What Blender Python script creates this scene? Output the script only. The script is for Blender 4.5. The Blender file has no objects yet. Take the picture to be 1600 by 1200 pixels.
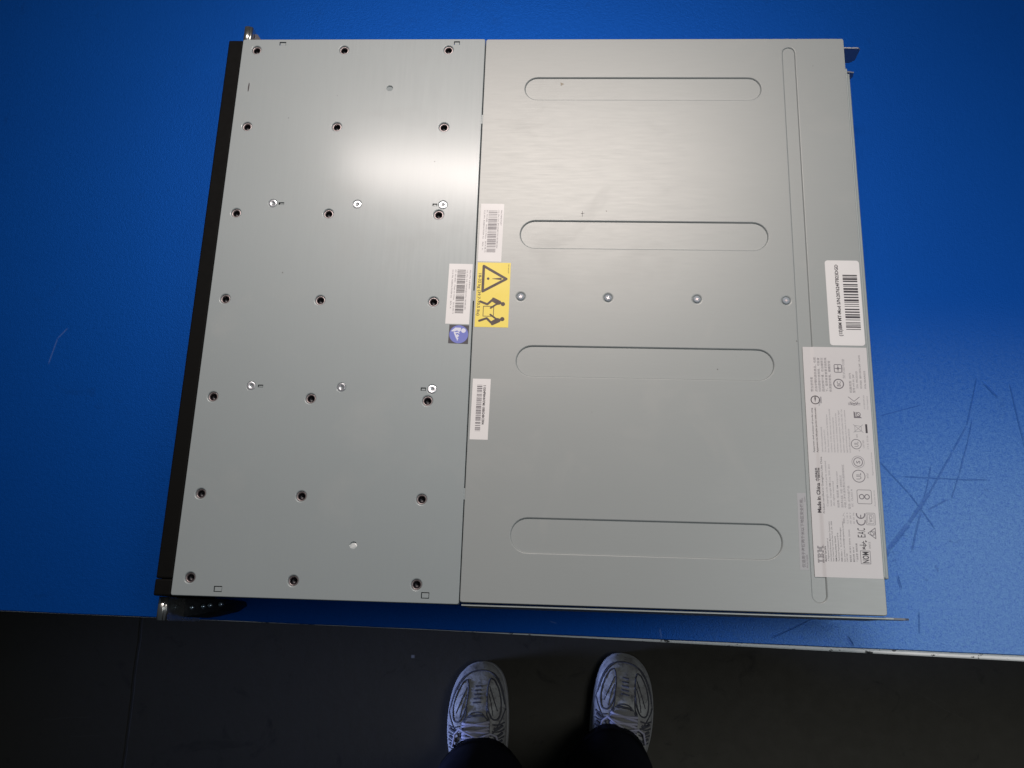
import bpy, bmesh, math, random
from mathutils import Vector, Matrix, noise
from mathutils.geometry import delaunay_2d_cdt, tessellate_polygon

sc = bpy.context.scene
COL = sc.collection
R = math.radians
TT = 0.870                     # bench top height
LID = TT + 0.087               # top face of the enclosure
MM = 0.001

# ------------------------------------------------------------------ camera
cam_d = bpy.data.cameras.new('camera')
cam = bpy.data.objects.new('camera', cam_d)
COL.objects.link(cam)
cam.location = (0.26639, -0.01706, LID + 0.6232)
cam.rotation_euler = (R(15.5857), R(2.7113), R(1.8837))
cam_d.sensor_width = 36.0
cam_d.lens = 31.5
cam_d.clip_start = 0.02
cam_d.clip_end = 100
sc.camera = cam

# ------------------------------------------------------------------ world + lamps
w = bpy.data.worlds.new('World'); sc.world = w; w.use_nodes = True
wn = w.node_tree.nodes; wl = w.node_tree.links
bg = wn['Background']
bg.inputs['Color'].default_value = (0.62, 0.80, 1.0, 1)
bg.inputs['Strength'].default_value = 0.04

def area(name, loc, target, sx, sy, power, color, spread=180):
    d = bpy.data.lights.new(name, 'AREA'); d.shape = 'RECTANGLE'
    d.size = sx; d.size_y = sy; d.energy = power; d.color = color
    d.spread = R(spread)
    o = bpy.data.objects.new(name, d); COL.objects.link(o)
    o.location = loc
    q = (Vector(target) - Vector(loc)).to_track_quat('-Z', 'Y')
    o.rotation_euler = q.to_euler()
    return o
# warm tube fixture over the far half of the bench: its reflection lies across both covers
area('bench_tube_lamp', (0.17, 0.97, LID + 1.20), (0.12, 0.27, LID), 0.80, 0.064, 2.72, (1.0, 0.900, 0.85), 64)
# second ceiling lamp out to the right: sheen on the mat and on the regulatory label
area('side_ceiling_lamp', (1.48, 0.04, LID + 2.0), (0.98, -0.10, 0), 0.9, 0.7, 4.1, (0.92, 0.97, 1.0), 75)
# added cool beam low on the left, narrowed to the shoes
area('shoe_side_beam', (-1.6, -0.42, 0.36), (0.20, -0.13, 0.07), 0.5, 0.22, 0.60, (0.34, 0.46, 1.0), 15)

sc.view_settings.view_transform = 'Standard'
sc.view_settings.look = 'None'
sc.view_settings.exposure = 0.0
sc.view_settings.gamma = 1.0
sc.view_settings.use_curve_mapping = False
try:
    sc.cycles.max_bounces = 8
    sc.cycles.use_denoising = True
except Exception:
    pass

# ------------------------------------------------------------------ material helpers
class NT:
    def __init__(s, name):
        s.m = bpy.data.materials.new(name); s.m.use_nodes = True
        s.t = s.m.node_tree; s.n = s.t.nodes; s.l = s.t.links
        s.b = s.n['Principled BSDF']
    def new(s, kind, **kw):
        nd = s.n.new(kind)
        for k, v in kw.items(): setattr(nd, k, v)
        return nd
    def link(s, a, b): s.l.new(a, b)
    def math(s, op, a, b=None, c=None, clamp=False):
        nd = s.n.new('ShaderNodeMath'); nd.operation = op; nd.use_clamp = clamp
        for i, v in enumerate((a, b, c)):
            if v is None: continue
            if isinstance(v, (int, float)): nd.inputs[i].default_value = v
            else: s.l.new(v, nd.inputs[i])
        return nd.outputs[0]
    def pos(s):
        if not hasattr(s, '_p'): s._p = s.n.new('ShaderNodeNewGeometry').outputs['Position']
        return s._p
    def scaled(s, v):
        mp = s.n.new('ShaderNodeMapping'); mp.inputs['Scale'].default_value = v
        s.l.new(s.pos(), mp.inputs['Vector']); return mp.outputs[0]
    def noise(s, scale, detail=3, rough=0.5, vec=None, dist=0.0):
        nd = s.n.new('ShaderNodeTexNoise'); nd.inputs['Scale'].default_value = scale
        nd.inputs['Detail'].default_value = detail; nd.inputs['Roughness'].default_value = rough
        nd.inputs['Distortion'].default_value = dist
        s.l.new(vec if vec is not None else s.pos(), nd.inputs['Vector'])
        return nd.outputs['Fac']
    def mr(s, v, a, b, c, d, smooth=False):
        nd = s.n.new('ShaderNodeMapRange'); nd.clamp = True
        if smooth: nd.interpolation_type = 'SMOOTHSTEP'
        s.l.new(v, nd.inputs['Value'])
        for k, x in zip(('From Min', 'From Max', 'To Min', 'To Max'), (a, b, c, d)):
            nd.inputs[k].default_value = x
        return nd.outputs[0]
    def mix(s, f, a, b):
        nd = s.n.new('ShaderNodeMix'); nd.data_type = 'RGBA'
        if isinstance(f, (int, float)): nd.inputs[0].default_value = f
        else: s.l.new(f, nd.inputs[0])
        for i, v in ((6, a), (7, b)):
            if isinstance(v, (tuple, list)): nd.inputs[i].default_value = (*v[:3], 1)
            else: s.l.new(v, nd.inputs[i])
        return nd.outputs[2]
    def bump(s, h, strength, dist):
        nd = s.n.new('ShaderNodeBump'); nd.inputs['Strength'].default_value = strength
        nd.inputs['Distance'].default_value = dist
        s.l.new(h, nd.inputs['Height']); s.l.new(nd.outputs[0], s.b.inputs['Normal'])
        return nd
    def segment(s, x0, y0, x1, y1, wd, wobble=0.0):
        """soft mask of a straight scratch from (x0,y0) to (x1,y1) on a horizontal surface, metres"""
        mp = s.n.new('ShaderNodeMapping'); mp.vector_type = 'TEXTURE'
        L = math.hypot(x1-x0, y1-y0)
        mp.inputs['Location'].default_value = ((x0+x1)/2, (y0+y1)/2, 0)
        mp.inputs['Rotation'].default_value = (0, 0, math.atan2(y1-y0, x1-x0))
        s.l.new(s.pos(), mp.inputs['Vector'])
        sp = s.n.new('ShaderNodeSeparateXYZ'); s.l.new(mp.outputs[0], sp.inputs[0])
        y = sp.outputs[1]
        if wobble:
            nz = s.noise(25, 2)
            y = s.math('ADD', y, s.math('MULTIPLY', s.math('SUBTRACT', nz, 0.5), wobble))
        ay = s.math('ABSOLUTE', y); ax = s.math('ABSOLUTE', sp.outputs[0])
        my = s.mr(ay, wd*0.35, wd, 1, 0, True)
        mx = s.mr(ax, max(L*0.3, L*0.5-0.003), L*0.5+0.0015, 1, 0, True)
        return s.math('MULTIPLY', my, mx)
    def set(s, base=None, rough=None, metal=None, spec=None, **kw):
        b = s.b
        for k, v in (('Base Color', base), ('Roughness', rough), ('Metallic', metal), ('Specular IOR Level', spec)):
            if v is None: continue
            if isinstance(v, (tuple, list)): b.inputs[k].default_value = (*v[:3], 1)
            elif isinstance(v, (int, float)): b.inputs[k].default_value = v
            else: s.l.new(v, b.inputs[k])
        for k, v in kw.items(): b.inputs[k.replace('_', ' ')].default_value = v
        return s.m

def simple(name, base, rough=0.5, metal=0.0, spec=0.5, var=0.12, scale=60):
    t = NT(name)
    f = t.noise(scale, 4, 0.6)
    a = tuple(max(0, c*(1-var)) for c in base); b = tuple(min(1, c*(1+var)) for c in base)
    t.set(base=t.mix(f, a, b), rough=t.mr(f, 0.3, 0.7, rough*0.9, min(1, rough*1.12)), metal=metal, spec=spec)
    return t.m

def steel(name, base, rough, vertical, metal=0.8, spec=0.5):
    """galvanised sheet: faint spangle, directional rolling marks, finger smudges, specks of dirt"""
    t = NT(name)
    cloud = t.noise(5.5, 4, 0.55)
    spangle = t.noise(900, 2, 0.5)
    sc_ = (900, 26, 900) if vertical else (60, 900, 900)
    roll = t.noise(1.0, 3, 0.6, t.scaled(sc_))
    weave = t.noise(1.0, 2, 0.5, t.scaled((26, 900, 900)))
    smudge = t.noise(14, 5, 0.65, dist=0.8)
    c = t.mix(cloud, tuple(x*0.93 for x in base), tuple(x*1.05 for x in base))
    c = t.mix(t.mr(roll, 0.35, 0.65, 0, 0.07), c, tuple(x*0.78 for x in base))
    speck = t.mr(t.noise(210, 1, 0.4), 0.825, 0.845, 0, 1)
    c = t.mix(t.math('MULTIPLY', speck, 0.75), c, (0.10, 0.10, 0.10))
    sm = t.mr(smudge, 0.56, 0.74, 0, 1)
    c = t.mix(t.math('MULTIPLY', sm, 0.10), c, (0.45, 0.43, 0.40))
    r = t.math('ADD', t.mr(roll, 0.3, 0.7, rough*0.96, rough*1.04), t.math('MULTIPLY', sm, 0.05))
    t.set(base=c, rough=r, metal=metal, spec=spec)
    if vertical:      # thin clear passivation film: a tight glint over the broad sheen of the zinc
        t.b.inputs['Coat Weight'].default_value = 0.27; t.b.inputs['Coat Roughness'].default_value = 0.17
        t.b.inputs['Coat Tint'].default_value = (1, 1, 1, 1)
    if spec < 0.5: t.b.inputs['Specular Tint'].default_value = (1.0, 0.86, 0.76, 1)
    if spec < 0.5 and not vertical: roll = t.noise(1.0, 3, 0.6, t.scaled((300, 900, 900)))
    h = t.math('ADD', t.math('MULTIPLY', spangle, 0.5), t.math('ADD', t.math('MULTIPLY', roll, 0.6), t.math('MULTIPLY', weave, 0.3)))
    t.bump(h, 0.05, 0.0003)
    return t.m

M = {}
M['cover_a'] = steel('front_cover_steel', (0.305, 0.343, 0.350), 0.42, True, 0.09, 0.25)
M['cover_b'] = steel('rear_cover_steel', (0.322, 0.346, 0.343), 0.37, False, 0.09, 0.30)
M['chassis'] = steel('chassis_steel', (0.36, 0.39, 0.38), 0.5, False, 0.25)
M['bright'] = simple('plated_metal', (0.74, 0.75, 0.78), 0.27, 0.8, var=0.05)
M['screw'] = simple('zinc_screw', (0.30, 0.335, 0.37), 0.6, 0.1, 0.3, var=0.08, scale=400)
M['insert'] = simple('insert_metal', (0.46, 0.40, 0.40), 0.32, 0.95, var=0.2, scale=500)
M['black'] = simple('black_plastic', (0.0045, 0.0044, 0.0040), 0.65, spec=0.07, var=0.25, scale=200)
M['void'] = simple('gap_shade_black', (0.004, 0.004, 0.005), 0.7)  # near-black standing in for shade in the cover gaps
M['gloss_black'] = simple('dark_bracket_plastic', (0.005, 0.006, 0.009), 0.5, spec=0.2, var=0.2)
M['paper'] = simple('label_paper', (0.74, 0.72, 0.71), 0.45, var=0.03, scale=30)
M['paper_grey'] = simple('regulatory_label_film', (0.62, 0.595, 0.59), 0.40, var=0.03, scale=30)
M['film'] = simple('clear_grey_film', (0.40, 0.40, 0.41), 0.45, 0.0, var=0.03)
M['yellow'] = simple('warning_yellow', (0.84, 0.66, 0.075), 0.45, var=0.04, scale=50)
M['sign_blue'] = simple('sign_blue', (0.13, 0.16, 0.52), 0.45, var=0.04)
M['sign_dark'] = simple('sign_dark', (0.022, 0.018, 0.028), 0.45, var=0.1)
M['sign_white'] = simple('sign_white', (0.66, 0.67, 0.78), 0.45, var=0.02)
M['ink'] = simple('black_ink', (0.030, 0.022, 0.030), 0.5, var=0.1)
M['ink_soft'] = simple('grey_ink', (0.16, 0.145, 0.16), 0.5, var=0.1)
M['ink_faint'] = simple('fine_print_ink', (0.30, 0.285, 0.30), 0.5, var=0.1)
M['ink_brown'] = simple('brown_black_ink', (0.050, 0.024, 0.018), 0.5, var=0.1)
M['scuff'] = simple('scuff_dark', (0.035, 0.025, 0.03), 0.6, var=0.3, scale=900)

# ------------------------------------------------------------------ object helpers
ROOT = {}
def tag(o, label=None, cat=None, group=None, kind=None):
    if label: o['label'] = label
    if cat: o['category'] = cat
    if group: o['group'] = group
    if kind: o['kind'] = kind
    return o
def thing(name, label, cat, loc=(0, 0, 0)):
    o = bpy.data.objects.new(name, None); COL.objects.link(o)
    o.location = loc; o.empty_display_size = 0.05
    ROOT[o.name] = Vector(loc)
    return tag(o, label, cat)
def obj(name, bm, mat, parent=None, label=None, smooth=False):
    """bm in world metres; children are stored relative to the thing's origin"""
    me = bpy.data.meshes.new(name)
    off = ROOT.get(parent.name, Vector()) if parent else Vector()
    if smooth:
        for f in bm.faces: f.smooth = True
    bm.to_mesh(me); bm.free()
    me.transform(Matrix.Translation(-off))
    for m in (mat if isinstance(mat, (list, tuple)) else [mat]): me.materials.append(m)
    o = bpy.data.objects.new(name, me); COL.objects.link(o)
    if parent: o.parent = parent; ROOT[o.name] = off.copy()
    if label: o['label'] = label
    return o
def NB(): return bmesh.new()
def S(x, y, z=0.0): return Vector((x*MM, y*MM, LID + z*MM))   # enclosure millimetres -> world
def box(bm, a, b, bev=0.0, seg=2):
    a = Vector(a); b = Vector(b)
    vs = [bm.verts.new((x, y, z)) for x in (a.x, b.x) for y in (a.y, b.y) for z in (a.z, b.z)]
    q = [(0,1,3,2),(4,6,7,5),(0,4,5,1),(2,3,7,6),(0,2,6,4),(1,5,7,3)]
    fs = [bm.faces.new([vs[i] for i in f]) for f in q]
    if bev:
        es = list({e for f in fs for e in f.edges})
        bmesh.ops.bevel(bm, geom=es, offset=bev, segments=seg, affect='EDGES', profile=0.5)
def boxS(bm, x0, y0, z0, x1, y1, z1, bev=0.0):
    box(bm, S(x0, y0, z0), S(x1, y1, z1), bev*MM)
def tube(bm, pts, r, n=8, caps=True):
    rings = []
    for i, p in enumerate(pts):
        p = Vector(p)
        d = (Vector(pts[min(i+1, len(pts)-1)]) - Vector(pts[max(i-1, 0)])).normalized()
        u = d.orthogonal().normalized() if i == 0 else (rings[-1][1] - d*rings[-1][1].dot(d)).normalized()
        v = d.cross(u); rr = r[i] if isinstance(r, (list, tuple)) else r
        rings.append(([bm.verts.new(p + (u*math.cos(2*math.pi*k/n) + v*math.sin(2*math.pi*k/n))*rr) for k in range(n)], u))
    for a, b in zip(rings, rings[1:]):
        for k in range(n): bm.faces.new((a[0][k], a[0][(k+1) % n], b[0][(k+1) % n], b[0][k]))
    if caps:
        bm.faces.new(rings[0][0][::-1]); bm.faces.new(rings[-1][0])
def lathe(bm, prof, c=(0, 0, 0), n=28, cap_end=True, rot=None):
    """prof: list of (radius, z) ; c centre (metres)"""
    rings = []
    for r, z in prof:
        if r < 1e-7: rings.append([bm.verts.new((0, 0, z))])
        else: rings.append([bm.verts.new((r*math.cos(2*math.pi*k/n), r*math.sin(2*math.pi*k/n), z)) for k in range(n)])
    fs = []
    for a, b in zip(rings, rings[1:]):
        for k in range(n):
            k2 = (k+1) % n
            if len(a) == 1 and len(b) == 1: continue
            if len(a) == 1: fs.append(bm.faces.new((a[0], b[k], b[k2])))
            elif len(b) == 1: fs.append(bm.faces.new((a[k], b[0], a[k2])))
            else: fs.append(bm.faces.new((a[k], b[k], b[k2], a[k2])))
    for f in fs: f.smooth = True
    vs = [v for r_ in rings for v in r_]
    mt = Matrix.Translation(Vector(c)) @ (rot if rot else Matrix.Identity(4))
    bmesh.ops.transform(bm, matrix=mt, verts=vs)
def inside(p, poly):
    x, y = p; c = False; j = len(poly)-1
    for i in range(len(poly)):
        xi, yi = poly[i]; xj, yj = poly[j]
        if (yi > y) != (yj > y) and x < (xj-xi)*(y-yi)/(yj-yi)+xi: c = not c
        j = i
    return c
def plate(bm, outer, holes, z, mat_index=0):
    """flat sheet with holes, millimetres; returns vert lookup by polygon"""
    pts = []; edges = []; idx = []
    for poly in [outer] + holes:
        b = len(pts); n = len(poly); pts += [Vector(p) for p in poly]
        edges += [(b+i, b+(i+1) % n) for i in range(n)]; idx.append(list(range(b, b+n)))
    vo, eo, fo, ov, oe, of = delaunay_2d_cdt(pts, edges, [], 1, 1e-7)
    vm = {}
    for i, orig in enumerate(ov):
        for o in orig: vm[o] = i
    vs = [bm.verts.new(S(v.x, v.y, z)) for v in vo]
    for f in fo:
        c = ((vo[f[0]].x+vo[f[1]].x+vo[f[2]].x)/3, (vo[f[0]].y+vo[f[1]].y+vo[f[2]].y)/3)
        if any(inside(c, h) for h in holes): continue
        fa = bm.faces.new([vs[i] for i in f]); fa.material_index = mat_index
        if fa.normal.z < 0: fa.normal_flip()
    return [[vs[vm[i]] for i in L] for L in idx]
def bridge(bm, a, b, smooth=True, mi=0):
    n = len(a)
    for i in range(n):
        f = bm.faces.new((a[i], a[(i+1) % n], b[(i+1) % n], b[i])); f.smooth = smooth; f.material_index = mi
def circ(x, y, r, n=28): return [(x + r*math.cos(2*math.pi*k/n), y + r*math.sin(2*math.pi*k/n)) for k in range(n)]
def pill(x0, y0, x1, y1, off=0.0, n=14):
    """stadium outline in a box, shrunk by off"""
    x0 += off; y0 += off; x1 -= off; y1 -= off; out = []
    if x1-x0 > y1-y0:
        r = (y1-y0)/2; cy = (y0+y1)/2
        for c, a0 in (((x1-r, cy), -90), ((x0+r, cy), 90)):
            out += [(c[0]+r*math.cos(R(a0+180*k/n)), c[1]+r*math.sin(R(a0+180*k/n))) for k in range(n+1)]
    else:
        r = (x1-x0)/2; cx = (x0+x1)/2
        for c, a0 in (((cx, y1-r), 0), ((cx, y0+r), 180)):
            out += [(c[0]+r*math.cos(R(a0+180*k/n)), c[1]+r*math.sin(R(a0+180*k/n))) for k in range(n+1)]
    return out
def rect(x, y, w_, h): return [(x-w_/2, y-h/2), (x+w_/2, y-h/2), (x+w_/2, y+h/2), (x-w_/2, y+h/2)]
def rrect(x0, y0, x1, y1, r, n=5):
    out = []
    for cx, cy, a0 in ((x1-r, y1-r, 0), (x0+r, y1-r, 90), (x0+r, y0+r, 180), (x1-r, y0+r, 270)):
        out += [(cx+r*math.cos(R(a0+90*k/n)), cy+r*math.sin(R(a0+90*k/n))) for k in range(n+1)]
    return out
def ringv(bm, poly, z): return [bm.verts.new(S(x, y, z)) for x, y in poly]

# ------------------------------------------------------------------ floor
def floor_mat():
    t = NT('worn_dark_floor')
    a = t.noise(2.2, 5, 0.6); b = t.noise(45, 4, 0.65); d = t.noise(11, 5, 0.7, dist=1.2)
    c = t.mix(a, (0.044, 0.040, 0.031), (0.070, 0.063, 0.050))
    c = t.mix(t.mr(b, 0.4, 0.7, 0, 0.5), c, (0.056, 0.051, 0.042))
    c = t.mix(t.mr(d, 0.60, 0.72, 0, 0.55), c, (0.022, 0.020, 0.018))
    j = t.segment(-0.458, 0.25, -0.441, -0.95, 0.0035, 0.004)
    c = t.mix(t.math('MULTIPLY', j, 0.35), c, (0.012, 0.011, 0.010))
    sp = t.segment(0.022, -0.062, 0.027, -0.062, 0.0035)
    c = t.mix(sp, c, (0.25, 0.25, 0.25))
    for k, s_ in enumerate(((-0.60, -0.185, -0.52, -0.178), (-0.55, -0.21, -0.50, -0.208), (-0.80, -0.12, -0.74, -0.10), (0.86, -0.09, 0.93, -0.13))):
        c = t.mix(t.math('MULTIPLY', t.segment(*s_, 0.0010, 0.006), 0.15), c, (0.11, 0.11, 0.10))
    t.set(base=c, rough=t.mr(b, 0.3, 0.7, 0.6, 0.8), spec=0.12)
    t.bump(t.math('ADD', b, t.math('MULTIPLY', j, -2)), 0.25, 0.002)
    return t.m
bm = NB()
g = [bm.verts.new(p) for p in ((-6, -6, 0), (6, -6, 0), (6, 6, 0), (-6, 6, 0))]; bm.faces.new(g)
fl = obj('floor', bm, floor_mat()); tag(fl, kind='structure')

# ------------------------------------------------------------------ workbench
def mat_material():
    t = NT('blue_bench_mat')
    cloud = t.noise(3.0, 4, 0.55); fine = t.noise(900, 3, 0.6); mid = t.noise(330, 4, 0.7); stain = t.noise(20, 6, 0.7, dist=0.6)
    c = t.mix(cloud, (0.0004, 0.055, 0.300), (0.0006, 0.067, 0.340))
    c = t.mix(t.mr(stain, 0.62, 0.74, 0, 0.35), c, (0.002, 0.035, 0.17))
    # lamp sheen painted as pale haze on the right-hand side, broken up by grime
    sp = t.new('ShaderNodeSeparateXYZ'); t.link(t.pos(), sp.inputs[0])
    zx = t.mr(sp.outputs[0], 0.28, 0.60, 0, 1, True)
    zy = t.mr(sp.outputs[1], 0.27, 0.06, 0, 1, True)
    worn = t.math('MULTIPLY', zx, zy)  # mask of the painted sheen, also steers dots and gloss
    grit = t.mr(t.math('ADD', t.math('MULTIPLY', mid, 0.5), t.math('MULTIPLY', fine, 0.5)), 0.37, 0.63, 0.18, 1)
    haze = t.math('MULTIPLY', t.math('MULTIPLY', worn, grit), 0.50)
    c = t.mix(haze, c, (0.20, 0.43, 0.72))
    dots = t.mr(t.noise(75, 4, 0.65), 0.665, 0.71, 0, 1)
    c = t.mix(t.math('MULTIPLY', t.math('MULTIPLY', dots, worn), 0.55), c, (0.004, 0.055, 0.24))
    segs = [(0.500, 0.030, 0.520, 0.054, .0038, .0006), (0.520, 0.054, 0.537, 0.074, .0030, .0006), (0.537, 0.074, 0.555, 0.099, .0024, .0006),
            (0.554, 0.097, 0.576, 0.132, .0013, .0006), (0.576, 0.132, 0.589, 0.153, .0013, .0006), (0.589, 0.153, 0.601, 0.193, .0012, .0006),
            (0.538, 0.053, 0.547, 0.083, .0011, .002), (0.547, 0.083, 0.558, 0.120, .0009, .002),
            (0.519, 0.122, 0.539, 0.098, .0009, .003), (0.539, 0.098, 0.556, 0.071, .0009, .003),
            (0.626, 0.188, 0.631, 0.141, .0012, .0006), (0.631, 0.141, 0.634, 0.116, .0012, .0006),
            (0.535, 0.111, 0.600, 0.110, .0006, .003), (0.593, 0.158, 0.580, 0.114, .0010, .003), (0.580, 0.114, 0.572, 0.094, .0009, .003),
            (0.553, 0.085, 0.568, 0.094, .0010, .002), (0.522, 0.159, 0.555, 0.169, .0009, .004), (0.525, 0.034, 0.527, 0.025, .0014, .002),
            (0.539, 0.008, 0.538, -0.008, .0009, .001), (0.485, -0.012, 0.488, -0.018, .0020, .002), (0.428, -0.015, 0.460, 0.001, .0008, .002),
            (0.605, 0.188, 0.616, 0.177, .0020, .004)]
    acc = None
    for s_ in segs:
        s_ = s_[:4] + (max(0.0007, s_[4]*0.8), s_[5])
        q = t.segment(*s_); acc = q if acc is None else t.math('MAXIMUM', acc, q)
    c = t.mix(t.math('MULTIPLY', acc, 0.50), c, (0.003, 0.050, 0.25))
    lit = None
    for s_ in ((0.345, -0.011, 0.346, -0.017, .0010, .001), (0.262, -0.008, 0.266, -0.009, .0008, .001), (-0.169, 0.190, -0.165, 0.213, .0009, .001), (-0.165, 0.213, -0.158, 0.222, .0009, .001)):
        q = t.segment(*s_); lit = q if lit is None else t.math('MAXIMUM', lit, q)
    c = t.mix(t.math('MULTIPLY', lit, 0.10), c, (0.35, 0.45, 0.6))
    r = t.math('ADD', t.mr(mid, 0.3, 0.7, 0.44, 0.54), t.math('MULTIPLY', worn, -0.12))
    t.set(base=c, rough=r, metal=t.mr(worn, 0, 1, 0.5, 0.12), spec=t.mr(worn, 0, 1, 0.10, 0.26))
    t.bump(t.math('ADD', t.math('MULTIPLY', fine, 0.7), t.math('ADD', t.math('MULTIPLY', mid, 0.6), t.math('MULTIPLY', acc, -0.8))), 0.22, 0.0012)
    return t.m
def edge_mat():
    t = NT('chipped_white_edge')
    n1 = t.noise(75, 4, 0.7, t.scaled((1, 2.2, 2.2))); n2 = t.noise(240, 3, 0.6)
    c = t.mix(n2, (0.66, 0.68, 0.67), (0.80, 0.81, 0.80))
    k = t.mr(t.math('ADD', t.math('MULTIPLY', n1, 0.75), t.math('MULTIPLY', n2, 0.25)), 0.575, 0.60, 0, 1)
    c = t.mix(k, c, (0.012, 0.012, 0.012))
    t.set(base=c, rough=0.5); t.bump(k, -0.6, 0.0015)
    return t.m
bench = thing('workbench', 'workbench with a scuffed blue mat top and a chipped white front edge', 'workbench', (0.3, 0.4, 0))
BX0, BX1, BY1 = -1.0, 1.5, 0.80
def yf_mat(x): return (-0.0138 - 0.0094*(x+0.172))
def yf_board(x):
    d = 0.0004 + max(0.0, (x-0.17))*0.0088
    return yf_mat(x) - min(d, 0.0075)
bm = NB(); random.seed(4)
N = 260
top = []; low = []
for i in range(N+1):
    x = BX0 + (BX1-BX0)*i/N
    y = yf_mat(x) + 0.00025*noise.noise((x*22, 0, 0))
    top.append((x, y))
def strip(bm, line_a, line_b):
    for i in range(len(line_a)-1):
        bm.faces.new((line_a[i], line_a[i+1], line_b[i+1], line_b[i]))
a0 = [bm.verts.new((x, y+0.0006, TT)) for x, y in top]; a1 = [bm.verts.new((x, y, TT-0.0006)) for x, y in top]
a2 = [bm.verts.new((x, y, TT-0.002)) for x, y in top]; b0 = [bm.verts.new((x, BY1, TT)) for x, y in top]
strip(bm, a0, b0[:]); strip(bm, a1, a0); strip(bm, a2, a1)
obj('blue_mat', bm, mat_material(), bench)
# white edge band: slightly proud of the mat, rounded and chipped along its lower arris
bm = NB()
lines = [[], [], [], [], []]
N2 = 900
for i in range(N2+1):
    x = BX0 + (BX1-BX0)*i/N2
    ym = yf_mat(x); yb = yf_board(x)
    ch = 0.0
    nz = noise.noise((x*55, 3.1, 0)) + 0.5*noise.noise((x*170, 7, 0))
    if nz > 0.42 and x > 0.25: ch = min(0.0011, (nz-0.42)*0.006)
    y = yb + ch
    for L, p in zip(lines, ((x, ym+0.004, TT-0.0022), (x, y+0.0011, TT-0.0022), (x, y+0.0002, TT-0.0028), (x, y, TT-0.0045), (x, yb+0.0002, TT-0.030))):
        L.append(bm.verts.new(p))
for a, b in zip(lines, lines[1:]): strip(bm, b, a)
obj('edge_band', bm, edge_mat(), bench)
bm = NB()
box(bm, (BX0, 0.004, TT-0.030), (BX1, BY1, TT-0.0023))
obj('board', bm, simple('bench_board', (0.16, 0.15, 0.14), 0.6), bench)
fm = simple('bench_frame_paint', (0.05, 0.055, 0.06), 0.45)
for lx in (BX0+0.05, BX1-0.10):
    for ly in (0.07, BY1-0.10):
        bm = NB(); box(bm, (lx, ly, 0.0), (lx+0.05, ly+0.05, TT-0.031), 0.003)
        obj('leg', bm, fm, bench)
bm = NB(); box(bm, (BX0+0.101, BY1-0.09, TT-0.10), (BX1-0.101, BY1-0.065, TT-0.032), 0.002)
obj('rail', bm, fm, bench)

# ------------------------------------------------------------------ storage enclosure
srv = thing('storage_enclosure', 'flat grey steel rack storage enclosure lying on the blue bench mat', 'rack server', (0.242, 0.223, TT))
XS = 199.9                      # seam between the covers
# chassis body (plain box + side walls)
bm = NB()
boxS(bm, 1.5, 4.0, -86.5, 484.0, 442.0, -7.0, 0.6)
obj('chassis', bm, M['chassis'], srv)
for y0, y1 in ((-0.7, 0.5), (446.2, 447.0)):
    bm = NB(); boxS(bm, 201.6, y0, -60, 490.0 if y0 < 0 else 483.5, y1, -2.2, 0.25)
    obj('side_wall', bm, M['chassis'], srv)
# added black sheet under the covers: shade of the seam and cut-outs as colour
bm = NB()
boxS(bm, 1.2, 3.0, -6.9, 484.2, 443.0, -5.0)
obj('gap_shade_sheet', bm, M['void'], srv)

HX = (12.2, 84.8, 170.4)
HY = (435.8, 365.2, 289.5, 218.4, 142.1, 70.8, 12.3)
RV = ((40.3, 297.9), (106.6, 297.8), (173.3, 297.8), (39.8, 150.8), (106.6, 151.0), (173.2, 150.9))
SLOTS = ((47.1, 297.8, 4.4, 2.1), (167.1, 297.7, 3.7, 2.2), (46.8, 150.8, 3.9, 2.0), (166.9, 150.8, 3.8, 2.4),
         (33.5, 441.8, 5.4, 3.4), (177.0, 442.1, 4.8, 3.4), (32.8, 5.2, 5.8, 4.0), (176.8, 5.3, 5.6, 4.2))
DISC = ((124.9, 400.1), (124.7, 37.6))
# ---- front cover
bm = NB()
outer = rrect(0.5, 0.5, XS-0.3, 445.5, 1.2, 3)
holes = [circ(x, y, 4.6) for x in HX for y in HY] + [circ(x, y, 3.9) for x, y in RV] \
      + [rect(*s_) for s_ in SLOTS] + [circ(x, y, 2.7, 24) for x, y in DISC]
loops = plate(bm, outer, holes, 0.0)
# folded-over rim
def grow(poly, cx, cy, d):
    out = []
    for x, y in poly: out.append((x + (d if x > cx else -d), y + (d if y > cy else -d)))
    return out
o = loops[0]
for d, z in ((0.25, -0.12), (0.42, -0.42), (0.5, -0.9)):
    nr = ringv(bm, grow(outer, 100, 223, d), z); bridge(bm, nr, o); o = nr
nr = ringv(bm, grow(outer, 100, 223, 0.5), -7.0); bridge(bm, nr, o, False)
k = 1
for x in HX:
    for y in HY:
        a = loops[k]; k += 1
        for r, z in ((4.25, -0.06), (3.85, -0.30), (3.55, -0.75), (3.45, -1.6)):
            b = ringv(bm, circ(x, y, r), z); bridge(bm, a, b); a = b
for x, y in RV:
    a = loops[k]; k += 1
    for r, z in ((3.65, -0.05), (3.45, -0.22), (3.35, -0.6)):
        b = ringv(bm, circ(x, y, r), z); bridge(bm, a, b); a = b
    f = bm.faces.new(a)
for x, y, w_, h in SLOTS:
    a = loops[k]; k += 1
    b = ringv(bm, rect(x, y, w_, h), -1.5); bridge(bm, a, b, False)
for n_, (x, y) in enumerate(DISC):
    a = loops[k]; k += 1
    b = ringv(bm, circ(x, y, 2.62, 24), -0.02); bridge(bm, a, b)
    # half-pierced knock-out, pressed down on the upper side
    c = [bm.verts.new(S(px, py, -0.05 - 1.3*max(0, min(1, (py-y+2.2)/4.4)))) for px, py in circ(x, y, 2.6, 24)]
    bridge(bm, b, c); bm.faces.new(c)
front_cover = obj('front_cover', bm, M['cover_a'], srv)
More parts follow.
